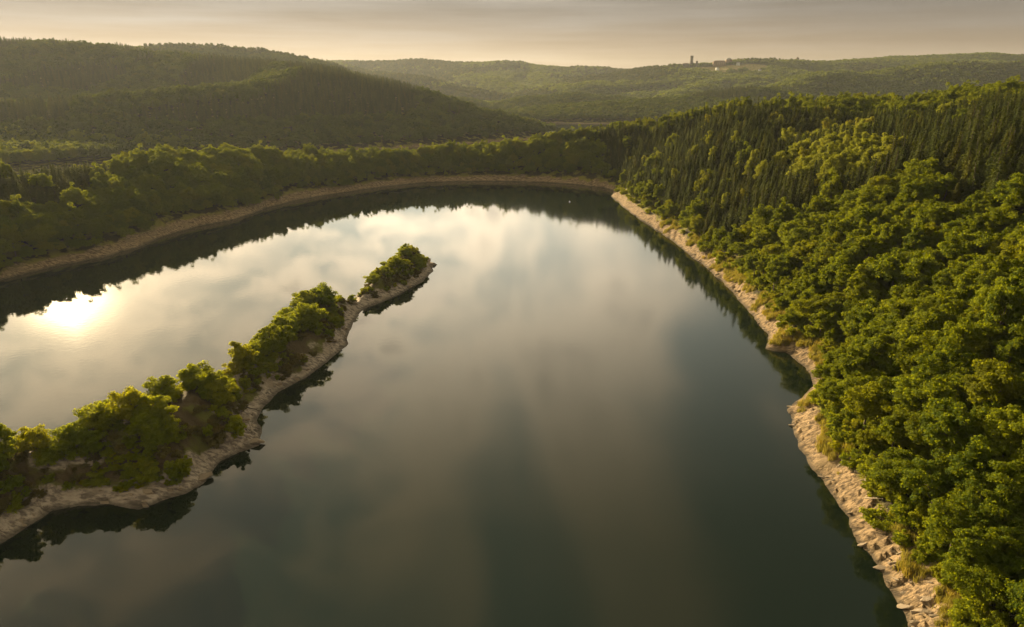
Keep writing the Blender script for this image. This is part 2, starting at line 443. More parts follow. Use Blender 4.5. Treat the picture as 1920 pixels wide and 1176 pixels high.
def water_mat():
    m, g, out = material('lake_water')
    geo = g.n('ShaderNodeNewGeometry')
    P = geo.outputs['Position']
    n1 = g.n('ShaderNodeTexNoise', inp={'Vector': P, 'Scale': 0.55, 'Detail': 3.0, 'Roughness': 0.5})
    n2 = g.n('ShaderNodeTexNoise', inp={'Vector': P, 'Scale': 0.02, 'Detail': 2.0})
    calm = g.m('ADD', 0.25, g.m('MULTIPLY', n2.outputs[0], 0.9))
    b = g.n('ShaderNodeBump', inp={'Height': g.m('MULTIPLY', n1.outputs[0], calm), 'Strength': 1.0, 'Distance': 0.012})
    # sheltered water behind the island is glassy, the open lake slightly ruffled
    sx = g.n('ShaderNodeSeparateXYZ', inp={0: P})
    open_ = g.sstep(g.m('ADD', sx.outputs[0], g.m('MULTIPLY', n2.outputs[0], 60.0)), -45.0, 40.0)
    rgh = g.m('ADD', 0.02, g.m('MULTIPLY', open_, 0.05))
    p = g.n('ShaderNodeBsdfPrincipled', inp={'Base Color': (0.007, 0.013, 0.008, 1), 'Roughness': rgh, 'IOR': 1.38, 'Normal': b.outputs[0]})
    p.inputs['Specular IOR Level'].default_value = 0.6
    g.link(p.outputs[0], out.inputs[0])
    return m


M['water'] = water_mat()


def plain(name, c, rough=0.7):
    m, g, out = material(name)
    geo = g.n('ShaderNodeNewGeometry')
    n = g.n('ShaderNodeTexNoise', inp={'Vector': geo.outputs['Position'], 'Scale': 0.6, 'Detail': 4.0})
    cc = g.mix(g.m('MULTIPLY', n.outputs[0], 0.5), c, tuple(v * 0.6 for v in c))
    p = g.n('ShaderNodeBsdfPrincipled', inp={'Base Color': cc, 'Roughness': rough})
    g.link(p.outputs[0], out.inputs[0])
    return m


# ------------------------------------------------------------------ mesh helpers
def mesh_np(name, verts, faces, mat, smooth=False):
    """verts (n,3), faces (m,3|4) arrays -> mesh"""
    verts = np.asarray(verts, np.float32); faces = np.asarray(faces, np.int32)
    k = faces.shape[1]
    me = bpy.data.meshes.new(name)
    me.vertices.add(len(verts)); me.vertices.foreach_set('co', verts.ravel())
    me.loops.add(faces.size); me.loops.foreach_set('vertex_index', faces.ravel())
    me.polygons.add(len(faces))
    me.polygons.foreach_set('loop_start', np.arange(0, faces.size, k, dtype=np.int32))
    if smooth:
        me.polygons.foreach_set('use_smooth', np.ones(len(faces), bool))
    me.materials.append(mat)
    me.update(calc_edges=True)
    return me


def fattr(me, name, vals, domain='POINT'):
    a = me.attributes.new(name, 'FLOAT', domain)
    a.data.foreach_set('value', np.asarray(vals, np.float32))


def obj(name, me, parent=None, loc=(0, 0, 0), rot=(0, 0, 0), scale=(1, 1, 1)):
    o = bpy.data.objects.new(name, me)
    COL.objects.link(o)
    o.location = loc; o.rotation_euler = rot; o.scale = scale
    if parent:
        o.parent = parent
    return o


def tag(o, label=None, cat=None, group=None, kind=None):
    if label: o['label'] = label
    if cat: o['category'] = cat
    if group: o['group'] = group
    if kind: o['kind'] = kind
    return o


def tube(path, radii, nseg=7):
    """tapered tube along a path: verts, quads"""
    path = np.asarray(path, float); V = []; Fc = []
    n = len(path)
    for i in range(n):
        t = path[min(i + 1, n - 1)] - path[max(i - 1, 0)]
        t = t / (np.linalg.norm(t) + 1e-9)
        a = np.cross(t, [0.31, 0.83, 0.46]); a /= np.linalg.norm(a) + 1e-9
        b = np.cross(t, a)
        for j in range(nseg):
            th = 2 * math.pi * j / nseg
            V.append(path[i] + radii[i] * (math.cos(th) * a + math.sin(th) * b))
    for i in range(n - 1):
        for j in range(nseg):
            j2 = (j + 1) % nseg
            Fc.append((i * nseg + j, i * nseg + j2, (i + 1) * nseg + j2, (i + 1) * nseg + j))
    return np.array(V), np.array(Fc)


def join_parts(parts):
    V = []; Fc = []; o = 0
    for v, f in parts:
        V.append(v); Fc.append(f + o); o += len(v)
    return np.vstack(V), np.vstack(Fc)


# ------------------------------------------------------------------ ground sheet on a fan-shaped grid, split by landform
angs = np.radians(np.linspace(-47, 47, 941))
rads = [26.0]
while rads[-1] < 6500:
    r = rads[-1]
    rads.append(r * (1.0052 if r < 320 else 1.009 if r < 700 else 1.014))
rads = np.array(rads)
AA, RR = np.meshgrid(angs, rads)              # rows: radius
GX = RR * np.sin(AA); GY = RR * np.cos(AA)
GH, GS, GI = terrain(GX, GY)
NR, NA = GX.shape
# open ground on the castle hill
FIELDS = [(765, 2755, 90, 75), (835, 2745, 50, 60), (915, 2760, 75, 68)]


def field_mask(x, y):
    f = np.zeros(x.shape)
    for cx, cy_, rx, ry in FIELDS:
        d = np.hypot((x - cx) / rx, (y - cy_) / ry) + fbm(x, y, 60, 3, 91) * 0.5
        f = np.maximum(f, 1 - sstep(d, 0.85, 1.05))
    return f


GF = field_mask(GX, GY)
bank_attr = np.where(GI > -5, 1 - sstep(GI + fbm(GX, GY, 6, 3, 71) * 3.0, 2.4, 5.2),
                     np.where(GY < 640, 1 - sstep(GS + fbm(GX, GY, 8, 3, 72) * 3.0, 3.5, 7.5 + 4.0 * sstep(-GX, -60, 20)), 1 - sstep(GH + fbm(GX, GY, 30, 3, 73) * 2, 1.2, 3.6)))
bank_attr = np.where(GI > -5, np.maximum(bank_attr, 0.75 * sstep(vnoise(GX, GY, 9, 44) + 0.3 * vnoise(GX, GY, 3, 45), 0.16, 0.30)), bank_attr)
idx = np.arange(NR * NA).reshape(NR, NA)
quads = np.stack([idx[:-1, :-1], idx[:-1, 1:], idx[1:, 1:], idx[1:, :-1]], -1).reshape(-1, 4)
fh = GH.ravel()[quads].max(1)
fI = GI.ravel()[quads].max(1)
fx = GX.ravel()[quads].mean(1); fy = GY.ravel()[quads].mean(1)
keep = fh > -1.6
allv = np.stack([GX.ravel(), GY.ravel(), GH.ravel()], 1)
zone = np.full(len(quads), 3)
zone[(fy < 660)] = 1
zone[(fy < 660) & (fx < 66)] = 2
zone[fI > -4] = 0
GROUND = {}
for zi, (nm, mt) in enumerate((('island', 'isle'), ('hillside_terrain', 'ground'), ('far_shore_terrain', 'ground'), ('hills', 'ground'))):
    q = quads[keep & (zone == zi)]
    used, inv = np.unique(q, return_inverse=True)
    me = mesh_np(nm, allv[used], inv.reshape(-1, 4), M[mt], smooth=True)
    fattr(me, 'bank', bank_attr.ravel()[used])
    fattr(me, 'field', GF.ravel()[used])
    GROUND[nm] = tag(obj(nm, me), kind='structure')
GROUND['island']['label'] = 'long narrow wooded island of bare slate in the lake'
GROUND['hillside_terrain']['label'] = 'steep wooded hillside with pale rocky bank beside the lake'
GROUND['far_shore_terrain']['label'] = 'low wooded tongue of land with bare bank across the lake'
GROUND['hills']['label'] = 'hazy wooded hills rolling away to the horizon'

# water sheet and lake bed
wv = [(-5000, -300, 0), (5000, -300, 0), (5000, 6700, 0), (-5000, 6700, 0)]
water = tag(obj('water', mesh_np('water', wv, [(0, 1, 2, 3)], M['water'])), 'still dark lake water mirroring the sky', kind='structure')

# line of sight from the drone, used to leave out trees that nothing shows of
canopy = GH + np.where((GH > 4.5) & (GI < 0), 7.0, 0.0)
elev = (canopy - CAM_H) / RR
cmax = np.maximum.accumulate(elev, 0)


def sight(x, y, top, slack):
    r = np.hypot(x, y); a = np.arctan2(x, y)
    ia = np.clip(np.rint((a - angs[0]) / (angs[1] - angs[0])).astype(int), 0, NA - 1)
    ir = np.clip(np.searchsorted(rads, r * 0.985) - 1, 0, NR - 1)
    return (top - CAM_H + slack) / r > cmax[ir, ia]


def in_view(x, y, z, margin=1.0):
    """fraction of the half frame; True when the point falls inside the frame times margin"""
    c, s_ = math.cos(PITCH), math.sin(PITCH)
    dep = y * c - (z - CAM_H) * s_
    up = y * s_ + (z - CAM_H) * c
    ok = dep > 1
    dd = np.where(ok, dep, 1)
    return ok & (np.abs(x / dd) < 0.75 * margin) & (np.abs(up / dd) < 0.4594 * margin)


# ------------------------------------------------------------------ tree shapes
def leaf_cloud(centres, radii, per, size, seed, up=0.25, flat=0.64, core=(0, 0, 0)):
    """leaf-sized diamonds spread over a set of lobes; returns verts, quads, tint per face"""
    r = np.random.default_rng(seed)
    centres = np.asarray(centres, float); radii = np.asarray(radii, float)
    k = len(centres)
    n = k * per
    li = np.repeat(np.arange(k), per)
    d = r.normal(size=(n, 3))
    d[:, 2] += up
    outw = centres - np.asarray(core)
    outw = outw / (np.linalg.norm(outw, axis=1, keepdims=True) + 1e-6)
    d += outw[li] * 0.55
    d /= np.linalg.norm(d, axis=1, keepdims=True)
    rad = radii[li] * (0.45 + 0.75 * r.random(n) ** 0.9)
    off = d * rad[:, None]
    along = (off * outw[li]).sum(1, keepdims=True) * outw[li]
    off = (off + along * 0.55) * np.array([1.05, 1.05, flat])          # sprays reach outwards and lie in tiers
    off[:, 2] -= 0.10 * (along ** 2).sum(1) / (radii[li] + 1e-6)
    p = centres[li] + off
    nrm = d + r.normal(size=(n, 3)) * 0.55
    nrm[:, 2] += 0.25
    nrm /= np.linalg.norm(nrm, axis=1, keepdims=True)
    a = np.cross(nrm, r.normal(size=(n, 3))); a /= np.linalg.norm(a, axis=1, keepdims=True) + 1e-9
    b = np.cross(nrm, a)
    sz = size * (0.6 + 0.8 * r.random(n))[:, None]
    bend = nrm * sz * 0.18
    V = np.stack([p - a * sz, p - b * sz * 0.62 - bend, p + a * sz, p + b * sz * 0.62 - bend], 1).reshape(-1, 3)
    Fc = np.arange(n * 4).reshape(-1, 4)
    lob = r.random(k)
    tint = np.clip(lob[li] * 0.75 + r.random(n) * 0.35, 0, 1)
    return V, Fc, tint


def crown_mesh(name, mat, seed, R, zc_, hz, nl, per, size, lobe=0.34, low=0.15):
    r = np.random.default_rng(seed)
    C = []; Rd = []
    dirs = r.normal(size=(nl * 3, 3))
    dirs /= np.linalg.norm(dirs, axis=1, keepdims=True)
    dirs = dirs[dirs[:, 2] > -low - 0.35][:nl]
    lop = 1 + 0.22 * np.sin(np.arctan2(dirs[:, 1], dirs[:, 0]) * 2 + r.random() * 6) + 0.15 * r.normal(size=len(dirs))
    rr = 0.42 + 0.45 * r.random(len(dirs)) ** 0.5
    C = dirs * rr[:, None] * lop[:, None] * np.array([R, R, hz]) + np.array([0, 0, zc_])
    Rd = R * lobe * (0.65 + 0.6 * r.random(len(dirs)))
    V, Fc, tint = leaf_cloud(C, Rd, per, size, seed + 1, core=(0, 0, zc_ - hz * 0.3))
    me = mesh_np(name, V, Fc, mat)
    fattr(me, 'tint', tint, 'FACE')
    return me, C


def trunk_mesh(name, mat, seed, h, r0, limbs):
    r = np.random.default_rng(seed)
    bend = r.normal(size=2) * 0.05 * h
    path = [(bend[0] * t * t, bend[1] * t * t, h * t) for t in np.linspace(0, 1, 6)]
    path[0] = (0, 0, -0.8)
    rad = [r0 * 1.35, r0, r0 * 0.85, r0 * 0.7, r0 * 0.5, r0 * 0.2]
    parts = [tube(path, rad, 8)]
    for c in limbs:
        z0 = h * (0.35 + 0.45 * r.random())
        t = z0 / h
        s0 = np.array([bend[0] * t * t, bend[1] * t * t, z0])
        e = np.asarray(c)
        mid = (s0 + e) / 2 + np.array([0, 0, 0.12 * h * r.random()])
        parts.append(tube([s0, mid, e], [r0 * 0.42, r0 * 0.26, r0 * 0.08], 5))
    V, Fc = join_parts(parts)
    return mesh_np(name, V, Fc, mat, smooth=True)


def spruce_mesh(name, mat, seed, h, R, rows, per, size):
    r = np.random.default_rng(seed)
    P = []; D = []
    for i in range(rows):
        t = (i + 0.3) / rows
        z = h * (0.12 + 0.88 * t)
        L = R * (1 - t) ** 0.85 * (0.85 + 0.3 * r.random()) + 0.12
        nb = max(4, int(per * (1 - t) ** 0.7))
        a0 = r.random() * 6.28
        for j in range(nb):
            a = a0 + 6.283 * j / nb + r.normal() * 0.15
            ll = L * (0.75 + 0.4 * r.random())
            k = max(2, int(2 + ll * 2.2))
            for q in range(k):
                f = (q + 0.5) / k
                P.append((math.cos(a) * ll * f, math.sin(a) * ll * f, z - 0.28 * ll * f * f + 0.1 * r.normal()))
                D.append((math.cos(a), math.sin(a), -0.35))
    P = np.array(P); D = np.array(D); n = len(P)
    D += r.normal(size=(n, 3)) * 0.3
    D /= np.linalg.norm(D, axis=1, keepdims=True)
    side = np.cross(D, [0, 0, 1.0]) + r.normal(size=(n, 3)) * 0.25
    side /= np.linalg.norm(side, axis=1, keepdims=True)
    sz = size * (0.7 + 0.6 * r.random(n))[:, None]
    dr = np.array([0, 0, -1.0]) * sz * 0.45
    V = np.stack([P - D * sz, P - side * sz * 0.5 + dr, P + D * sz * 1.1, P + side * sz * 0.5 + dr], 1).reshape(-1, 3)
    Fc = np.arange(n * 4).reshape(-1, 4)
    me = mesh_np(name, V, Fc, mat)
    fattr(me, 'tint', r.random(n), 'FACE')
    return me


def tree_kit(kind, mat, bark, n, seed, R, zc_, hz, nl, per, size, lobe=0.34, low=0.15):
    kit = []
    for i in range(n):
        me, C = crown_mesh(kind + '_crown', mat, seed + i * 13, R * (0.80 + 0.08 * i), zc_ * (1.12 - 0.04 * i), hz * (1.14 - 0.06 * i), nl, per, size, lobe, low)
        r = np.random.default_rng(seed + i)
        limbs = C[r.choice(len(C), 7, replace=False)]
        tr = trunk_mesh(kind + '_trunk', bark, seed + i, zc_ + hz * 0.4, R * 0.055 + 0.03, limbs)
        kit.append((me, tr))
    return kit


# sizes are for a scale of 1: broadleaf 13 m, spruce 19 m, birch 14 m, shrub 3 m
KITS = {
    'broad': tree_kit('broadleaf', M['leaf'], M['bark'], 6, 100, 3.9, 7.8, 4.5, 84, 170, 0.22, 0.245),
    'birch': tree_kit('birch', M['leaf_pale'], M['bark_pale'], 4, 300, 2.5, 8.4, 5.2, 34, 170, 0.24, 0.42),
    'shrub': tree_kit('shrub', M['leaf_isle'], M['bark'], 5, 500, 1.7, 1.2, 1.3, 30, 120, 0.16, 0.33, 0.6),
    'scrub': tree_kit('scrub', M['scrub'], M['bark'], 3, 600, 1.6, 0.9, 0.9, 24, 90, 0.15, 0.34, 0.6),
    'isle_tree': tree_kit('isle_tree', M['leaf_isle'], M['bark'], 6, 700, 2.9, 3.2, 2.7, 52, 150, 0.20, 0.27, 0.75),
}
KITS['spruce'] = []
for i in range(5):
    h = 13.0 + 1.2 * i
    KITS['spruce'].append((spruce_mesh('spruce_crown', M['needle'], 900 + i, h, 3.9 - 0.2 * i, 22, 14, 0.46),
                           trunk_mesh('spruce_trunk', M['bark'], 900 + i, h * 0.93, 0.24, [])))
# lighter shapes for woods far away
FAR_B = [crown_mesh('far_broadleaf_crown', M['leaf_hill'], 1200 + i, 4.6, 7.6, 4.6, 26, 26, 0.85)[0] for i in range(4)]
FAR_S = [spruce_mesh('far_spruce_crown', M['needle'], 1300 + i, 18.0, 2.8, 14, 8, 0.9) for i in range(3)]
TINY_DARK = [crown_mesh('distant_dark_crown', M['needle'], 1450 + i, 5.2, 6.5, 6.0, 16, 12, 1.7, 0.40)[0] for i in range(2)]
TINY = [crown_mesh('distant_crown', M['leaf_far'], 1400 + i, 6.0, 6.0, 5.2, 16, 12, 1.9, 0.42)[0] for i in range(3)]


# ------------------------------------------------------------------ scatter
def jitter(x0, x1, y0, y1, step, seed):
    r = np.random.default_rng(seed)
    xs = np.arange(x0, x1, step); ys = np.arange(y0, y1, step)
    X, Y = np.meshgrid(xs, ys)
    X[1::2] += step * 0.5
    X = X + (r.random(X.shape) - 0.5) * step * 0.75
    Y = Y + (r.random(X.shape) - 0.5) * step * 0.75
    return X.ravel(), Y.ravel()


def points_object(name, label, pts, rotz, scl, pick, meshes):
    """one mass of trees: instances of the given shapes on a cloud of points"""
    me = bpy.data.meshes.new(name)
    me.vertices.add(len(pts)); me.vertices.foreach_set('co', np.asarray(pts, np.float32).ravel())
    fattr(me, 'turn', rotz); fattr(me, 'size', scl)
    a = me.attributes.new('pick', 'INT', 'POINT'); a.data.foreach_set('value', np.asarray(pick, np.int32))
    o = obj(name, me)
    col = bpy.data.collections.new(name + '_shapes')
    for i, mm in enumerate(meshes):
        col.objects.link(bpy.data.objects.new('%s_shape_%d' % (name, i), mm))
    ng = bpy.data.node_groups.new(name + '_scatter', 'GeometryNodeTree')
    ng.interface.new_socket('Geometry', in_out='INPUT', socket_type='NodeSocketGeometry')
    ng.interface.new_socket('Geometry', in_out='OUTPUT', socket_type='NodeSocketGeometry')
    q = NT(ng)
    gi = q.n('NodeGroupInput'); go = q.n('NodeGroupOutput')
    ci = q.n('GeometryNodeCollectionInfo')
    ci.inputs['Collection'].default_value = col
    ci.inputs['Separate Children'].default_value = True
    ci.inputs['Reset Children'].default_value = True
    def named(nm, dt):
        nd = q.n('GeometryNodeInputNamedAttribute', data_type=dt)
        nd.inputs[0].default_value = nm
        return nd.outputs[0]
    rot = q.n('ShaderNodeCombineXYZ', inp={2: named('turn', 'FLOAT')})
    sc = named('size', 'FLOAT')
    iop = q.n('GeometryNodeInstanceOnPoints', inp={'Points': gi.outputs[0], 'Instance': ci.outputs[0], 'Pick Instance': True,
              'Instance Index': named('pick', 'INT'), 'Rotation': rot.outputs[0], 'Scale': sc})
    q.link(iop.outputs[0], go.inputs[0])
    mod = o.modifiers.new('scatter', 'NODES')
    mod.node_group = ng
    return tag(o, label, kind='stuff')


def inside(x, y, poly):
    return poly_sd(x, y, poly) < 0


# stands of spruce and of pale birch on the hillside (map polygons)
SPRUCE_STANDS = [[(60, 580), (76, 505), (79, 470), (80, 430), (84, 370), (87, 320), (89, 296), (98, 281), (115, 272), (130, 256), (146, 246), (146, 236), (138, 211), (142, 187), (330, 150),
    (330, 300), (262, 410), (215, 440), (184, 462), (150, 500), (110, 540)]]
BIRCH_STANDS = [[(115, 367), (140, 400), (169, 429), (205, 437), (195, 380), (181, 324), (144, 262), (129, 280), (115, 324)]]
SPRUCE_SPIT = [[(-330, 250), (-226, 300), (-211, 325), (-216, 350), (-222, 400), (-340, 420)]]


def make_tree(kit, name, loc, rz, scale, label, cat, group):
    e = bpy.data.objects.new(name, None)
    COL.objects.link(e)
    e.empty_display_size = 0.5
    e.location = loc; e.rotation_euler = (0, 0, rz); e.scale = scale
    tag(e, label, cat, group)
    c = bpy.data.objects.new('crown', kit[0]); COL.objects.link(c); c.parent = e
    t = bpy.data.objects.new('trunk', kit[1]); COL.objects.link(t); t.parent = e
    return e


# --- candidates on the near hillside and the tongue across the lake
def stand_of(x, y):
    k = np.full(x.shape, 'broad', dtype=object)
    r = np.random.default_rng(55).random(x.shape)
    sp = np.zeros(x.shape, bool)
    wob = fbm(x, y, 18, 2, 66) * 8
    for P in SPRUCE_STANDS + SPRUCE_SPIT:
        sp |= poly_sd(x, y, P) + wob < 0
    k[sp] = 'spruce'
    bi = np.zeros(x.shape, bool)
    for P in BIRCH_STANDS:
        bi |= poly_sd(x, y, P) < 0
    clump = fbm(x, y, 22, 2, 88)
    k[bi & sp & (clump > 0.06) & (r < 0.6)] = 'birch'
    k[sp & ~bi & (r < 0.03) & (x > 90) & (y > 300)] = 'birch'
    k[sp & (r > 0.97)] = 'broad'
    return k


cand = {'broad': [], 'spruce': [], 'birch': []}
for step, kinds, seed in ((4.7, ('broad', 'birch'), 1), (3.9, ('spruce',), 2)):
    X, Y = jitter(-520, 520, 10, 720, step, seed)
    ang_ok = np.abs(np.arctan2(X, Y)) < math.radians(44)
    X, Y = X[ang_ok], Y[ang_ok]
    h, s, si = terrain(X, Y)
    edge = np.where(X > 60, 5.4, 8.0)
    ok = (s > edge + fbm(X, Y, 12, 2, 12) * 3) & (h > 4.0) & (si < -5)
    X, Y, h, s = X[ok], Y[ok], h[ok], s[ok]
    kk = stand_of(X, Y)
    r = np.random.default_rng(seed + 10)
    for kd in kinds:
        m = kk == kd
        n = int(m.sum())
        if kd == 'broad':
            sc = 0.60 + 0.60 * r.random(n) ** 1.3
            sc *= np.clip(0.68 + (s[m] - 6) / 22, 0.68, 1.0)
            sc *= np.where(X[m] < 66, 0.98, 1.0)
        elif kd == 'spruce':
            sc = (0.58 + 0.44 * r.random(n)) * np.where(X[m] < 60, 0.72, 1.0)
        else:
            sc = 0.8 + 0.35 * r.random(n)
        for row in zip(X[m], Y[m], h[m], sc, s[m]):
            cand[kd].append(row)

# lower trees along the foot of the tongue's slope
X, Y = jitter(-330, 70, 180, 620, 4.2, 77)
h, s, si = terrain(X, Y)
ok = (np.abs(np.arctan2(X, Y)) < math.radians(44)) & (s > 5.0 + fbm(X, Y, 14, 2, 12) * 6) & (s < 22) & (si < -5)
r = np.random.default_rng(78)
for row in zip(X[ok], Y[ok], h[ok], 0.36 + 0.3 * r.random(int(ok.sum())), s[ok]):
    cand['broad'].append(row)

HEIGHT = {'broad': 12.5, 'spruce': 16.0, 'birch': 13.5}
NAMES = {'broad': ('broadleaf_tree', 'tree'), 'spruce': ('spruce_tree', 'tree'), 'birch': ('birch_tree', 'tree')}
GROUPS = {'broad': 'broadleaf trees of the hillside wood', 'spruce': 'dark spruces of the hillside stand', 'birch': 'pale young trees among the spruces'}


ORD = 'first second third fourth fifth sixth seventh eighth ninth tenth eleventh twelfth thirteenth fourteenth fifteenth sixteenth seventeenth eighteenth nineteenth twentieth twenty-first twenty-second twenty-third twenty-fourth twenty-fifth twenty-sixth twenty-seventh twenty-eighth twenty-ninth thirtieth'.split()
STRETCH = [(84, 'the bottom corner'), (95, 'the curved lower bank'), (106, 'the driftwood'), (118, 'the boulder pile'), (130, 'the wide rock shelf'),
           (145, 'the ribbed slate ledges'), (158, 'the mouth of the cove'), (172, 'the head of the cove'), (188, 'the dark rocky point'),
           (215, 'the bank beyond the point'), (250, 'the middle of the island'), (290, 'the tip of the island'), (340, 'the wood edge bulge'),
           (400, 'the lower spruces'), (460, 'the upper lake'), (900, 'the far bend')]


def hill_label(kd, x, y, s, sc):
    size = 'large' if sc > 1.0 else 'small' if sc < 0.75 else 'round'
    near_ = next(n for lim, n in STRETCH if y < lim)
    row = ORD[int(min(max((s - 5) / (4.4 if kd == 'spruce' else 5.5), 0), 29))]
    if kd == 'broad':
        if x < 66:
            place = 'near the hillside corner' if x > 20 else 'straight across the lake' if x > -40 else 'behind the islet' if x > -100 else 'left of the islet' if x > -150 else 'near the sunlit end'
            return '%s far-tongue broadleaf tree %s, %s row up' % (size, place, row)
        return '%s broadleaf tree, %s row upslope, level with %s' % (size, row, near_)
    if kd == 'spruce':
        size = 'tall' if sc > 0.95 else 'short' if sc < 0.8 else 'slim'
        return '%s dark spruce, %s row upslope, level with %s' % (size, row, near_)
    return 'pale tree among spruces, %s row, level with %s' % (row, near_)


for kd in ('broad', 'spruce', 'birch'):
    A = np.array(cand[kd])
    top = A[:, 2] + HEIGHT[kd] * A[:, 3]
    vis = in_view(A[:, 0], A[:, 1], top - 2, 1.03) & sight(A[:, 0], A[:, 1], top, -1.5)
    dist = np.sqrt(A[:, 0] ** 2 + A[:, 1] ** 2 + (CAM_H - top) ** 2)
    app = np.where(vis, A[:, 3] / dist, -1)
    order = np.argsort(-app)
    single = np.zeros(len(A), bool)
    single[order[:300]] = app[order[:300]] > 0
    r = np.random.default_rng(99)
    kit = KITS[kd]
    for i in np.nonzero(single)[0]:
        x, y, h, sc, s = A[i]
        make_tree(kit[r.integers(len(kit))], NAMES[kd][0], (x, y, h - 0.3), r.random() * 6.28,
                  (sc * (0.92 + 0.16 * r.random()), sc * (0.92 + 0.16 * r.random()), sc * (0.88 + 0.24 * r.random())),
                  hill_label(kd, x, y, s, sc), 'tree', GROUPS[kd])
    B = A[~single]
    tb = B[:, 2] + HEIGHT[kd] * B[:, 3]
    nearby = sight(B[:, 0], B[:, 1], tb, 9.0) | (B[:, 1] < 60)
    B = B[nearby]
    if len(B):
        nm = {'broad': 'broadleaf_forest', 'spruce': 'spruce_forest', 'birch': 'birch_forest'}[kd]
        lb = {'broad': 'mass of green broadleaf woodland around the lake', 'spruce': 'mass of dark spruce forest behind the nearer spruces',
              'birch': 'pale young trees scattered through the spruce forest'}[kd]
        points_object(nm, lb, np.stack([B[:, 0], B[:, 1], B[:, 2] - 0.3], 1), r.random(len(B)) * 6.28, B[:, 3], r.integers(0, len(kit), len(B)), [k[0] for k in kit])

# --- woods on the hills behind
def far_wood(name, label, x0, x1, y0, y1, step, meshes, smin_, smax_, seed, hmin=2.4, conifer=None, pickf=None):
    X, Y = jitter(x0, x1, y0, y1, step, seed)
    ok = np.abs(np.arctan2(X, Y)) < math.radians(41)
    X, Y = X[ok], Y[ok]
    h, s, si = terrain(X, Y)
    ok = (h > hmin + fbm(X, Y, 30, 2, 3) * 3) & (field_mask(X, Y) < 0.4)
    ok &= sight(X, Y, h + 14, 5.0)
    r = np.random.default_rng(seed)
    if conifer is not None:
        ok &= conifer(X, Y, h)
    X, Y, h = X[ok], Y[ok], h[ok]
    n = len(X)
    sc = smin_ + (smax_ - smin_) * r.random(n)
    return points_object(name, label, np.stack([X, Y, h - 0.5], 1), r.random(n) * 6.28, sc, pickf(X, Y, r) if pickf else r.integers(0, len(meshes), n), meshes)


def is_conifer(x, y, h):
    patch = fbm(x, y, 220, 3, 17) + 0.35 * ((y > 1040) & (x < -380) & (y < 1500))
    return (patch > 0.16) & (h > 26)


far_wood('hill_broadleaf_forest', 'broadleaf wood covering the big hill across the lake', -1700, 700, 640, 1850, 8.6, FAR_B, 0.75, 1.25, 31,
         conifer=lambda x, y, h: ~is_conifer(x, y, h))
far_wood('hill_spruce_forest', 'dark conifer patches on the big hill across the lake', -1700, 700, 640, 1850, 6.4, FAR_S, 0.65, 1.05, 32, conifer=is_conifer)
far_wood('distant_forest', 'hazy woodland on the farthest hills', -2600, 3000, 1850, 4200, 12.5, TINY + TINY_DARK, 0.75, 1.35, 33,
         pickf=lambda x, y, r: np.where(fbm(x, y, 380, 3, 301) + 0.25 * (r.random(len(x)) - 0.5) > 0.03, 3 + r.integers(0, 2, len(x)), r.integers(0, 3, len(x))))


# ------------------------------------------------------------------ the island's own trees and bushes
def thin(pts, gap):
    keep = []
    for p in pts:
        if all((p[0] - q[0]) ** 2 + (p[1] - q[1]) ** 2 > (gap * min(p[3], q[3])) ** 2 for q in keep):
            keep.append(p)
    return keep


def isle_part(x, y):
    if y > 232: return 'the islet at the island tip'
    if y > 205: return 'the island neck'
    if y > 160: return 'the far island hump'
    if y > 143: return 'the island dip'
    if y > 116: return 'the near island hump'
    return 'the near island end'


BARE = [(-75, 135), (-67, 138), (-65, 131), (-70, 124), (-76, 128)]      # bare rock face on the near hump
r = np.random.default_rng(2024)
X = -120 + 92 * r.random(6000); Y = 88 + 212 * r.random(6000)
h, s, si = terrain(X, Y)
sc = 0.55 + 0.65 * r.random(6000)
west = np.array([(-poly_sd(np.array([a + 3.0]), np.array([b - 2.0]), ISLAND)[0]) for a, b in zip(X, Y)])   # deeper inland from the lit side
bare = poly_sd(X, Y, BARE) < 0
tr_ok = (si > 5.2) & (west > 5.0) & ~bare & (h > 3.5)
tip = (Y > 240) & (si > 4.0)
trees = thin([(X[i], Y[i], h[i], sc[i] * (0.62 if Y[i] > 235 else 1.0), si[i]) for i in np.nonzero((tr_ok & (fbm(X, Y, 10, 2, 333) > -0.16)) | (tip & (h > 3)))[0] if Y[i] < 235 or bool(i % 5)], 3.6)
trees = [t for t in trees if t[1] < 235] + [t for t in trees if t[1] >= 235][:24]
trees.insert(0, (-60.5, 208.0, float(terrain(np.array([-60.5]), np.array([208.0]))[0][0]), 1.35, 8))
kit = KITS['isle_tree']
trees.sort(key=lambda q: -q[1])
part_count = {}
for n_, (x, y, hh, k, ss) in enumerate(trees):
    part_count[isle_part(x, y)] = part_count.get(isle_part(x, y), -1) + 1
    nth = ORD[min(part_count[isle_part(x, y)], 29)]
    size = 'tall loose' if k > 1.3 else 'broad' if k > 1.05 else 'bushy' if k > 0.85 else 'small'
    side = 'on the crest' if ss > 9 else 'just below the crest'
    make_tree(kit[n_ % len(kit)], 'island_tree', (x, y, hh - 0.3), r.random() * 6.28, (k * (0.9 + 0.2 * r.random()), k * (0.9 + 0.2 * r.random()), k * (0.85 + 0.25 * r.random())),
              '%s tree, %s from the far end of %s' % (size, nth, isle_part(x, y)), 'tree', 'trees on the island')
X = -120 + 92 * r.random(5000); Y = 88 + 212 * r.random(5000)
h, s, si = terrain(X, Y)
sc = 0.55 + 0.75 * r.random(5000) ** 1.4
bare = poly_sd(X, Y, BARE) < 0
ok = (si > 3.1 + fbm(X, Y, 9, 2, 14) * 2.5) & (~bare | (sc < 0.66)) & (h > 2.0)
bushes = thin([(X[i], Y[i], h[i], sc[i], si[i]) for i in np.nonzero(ok)[0]], 2.1)[:230]
bushes.sort(key=lambda q: -q[1])
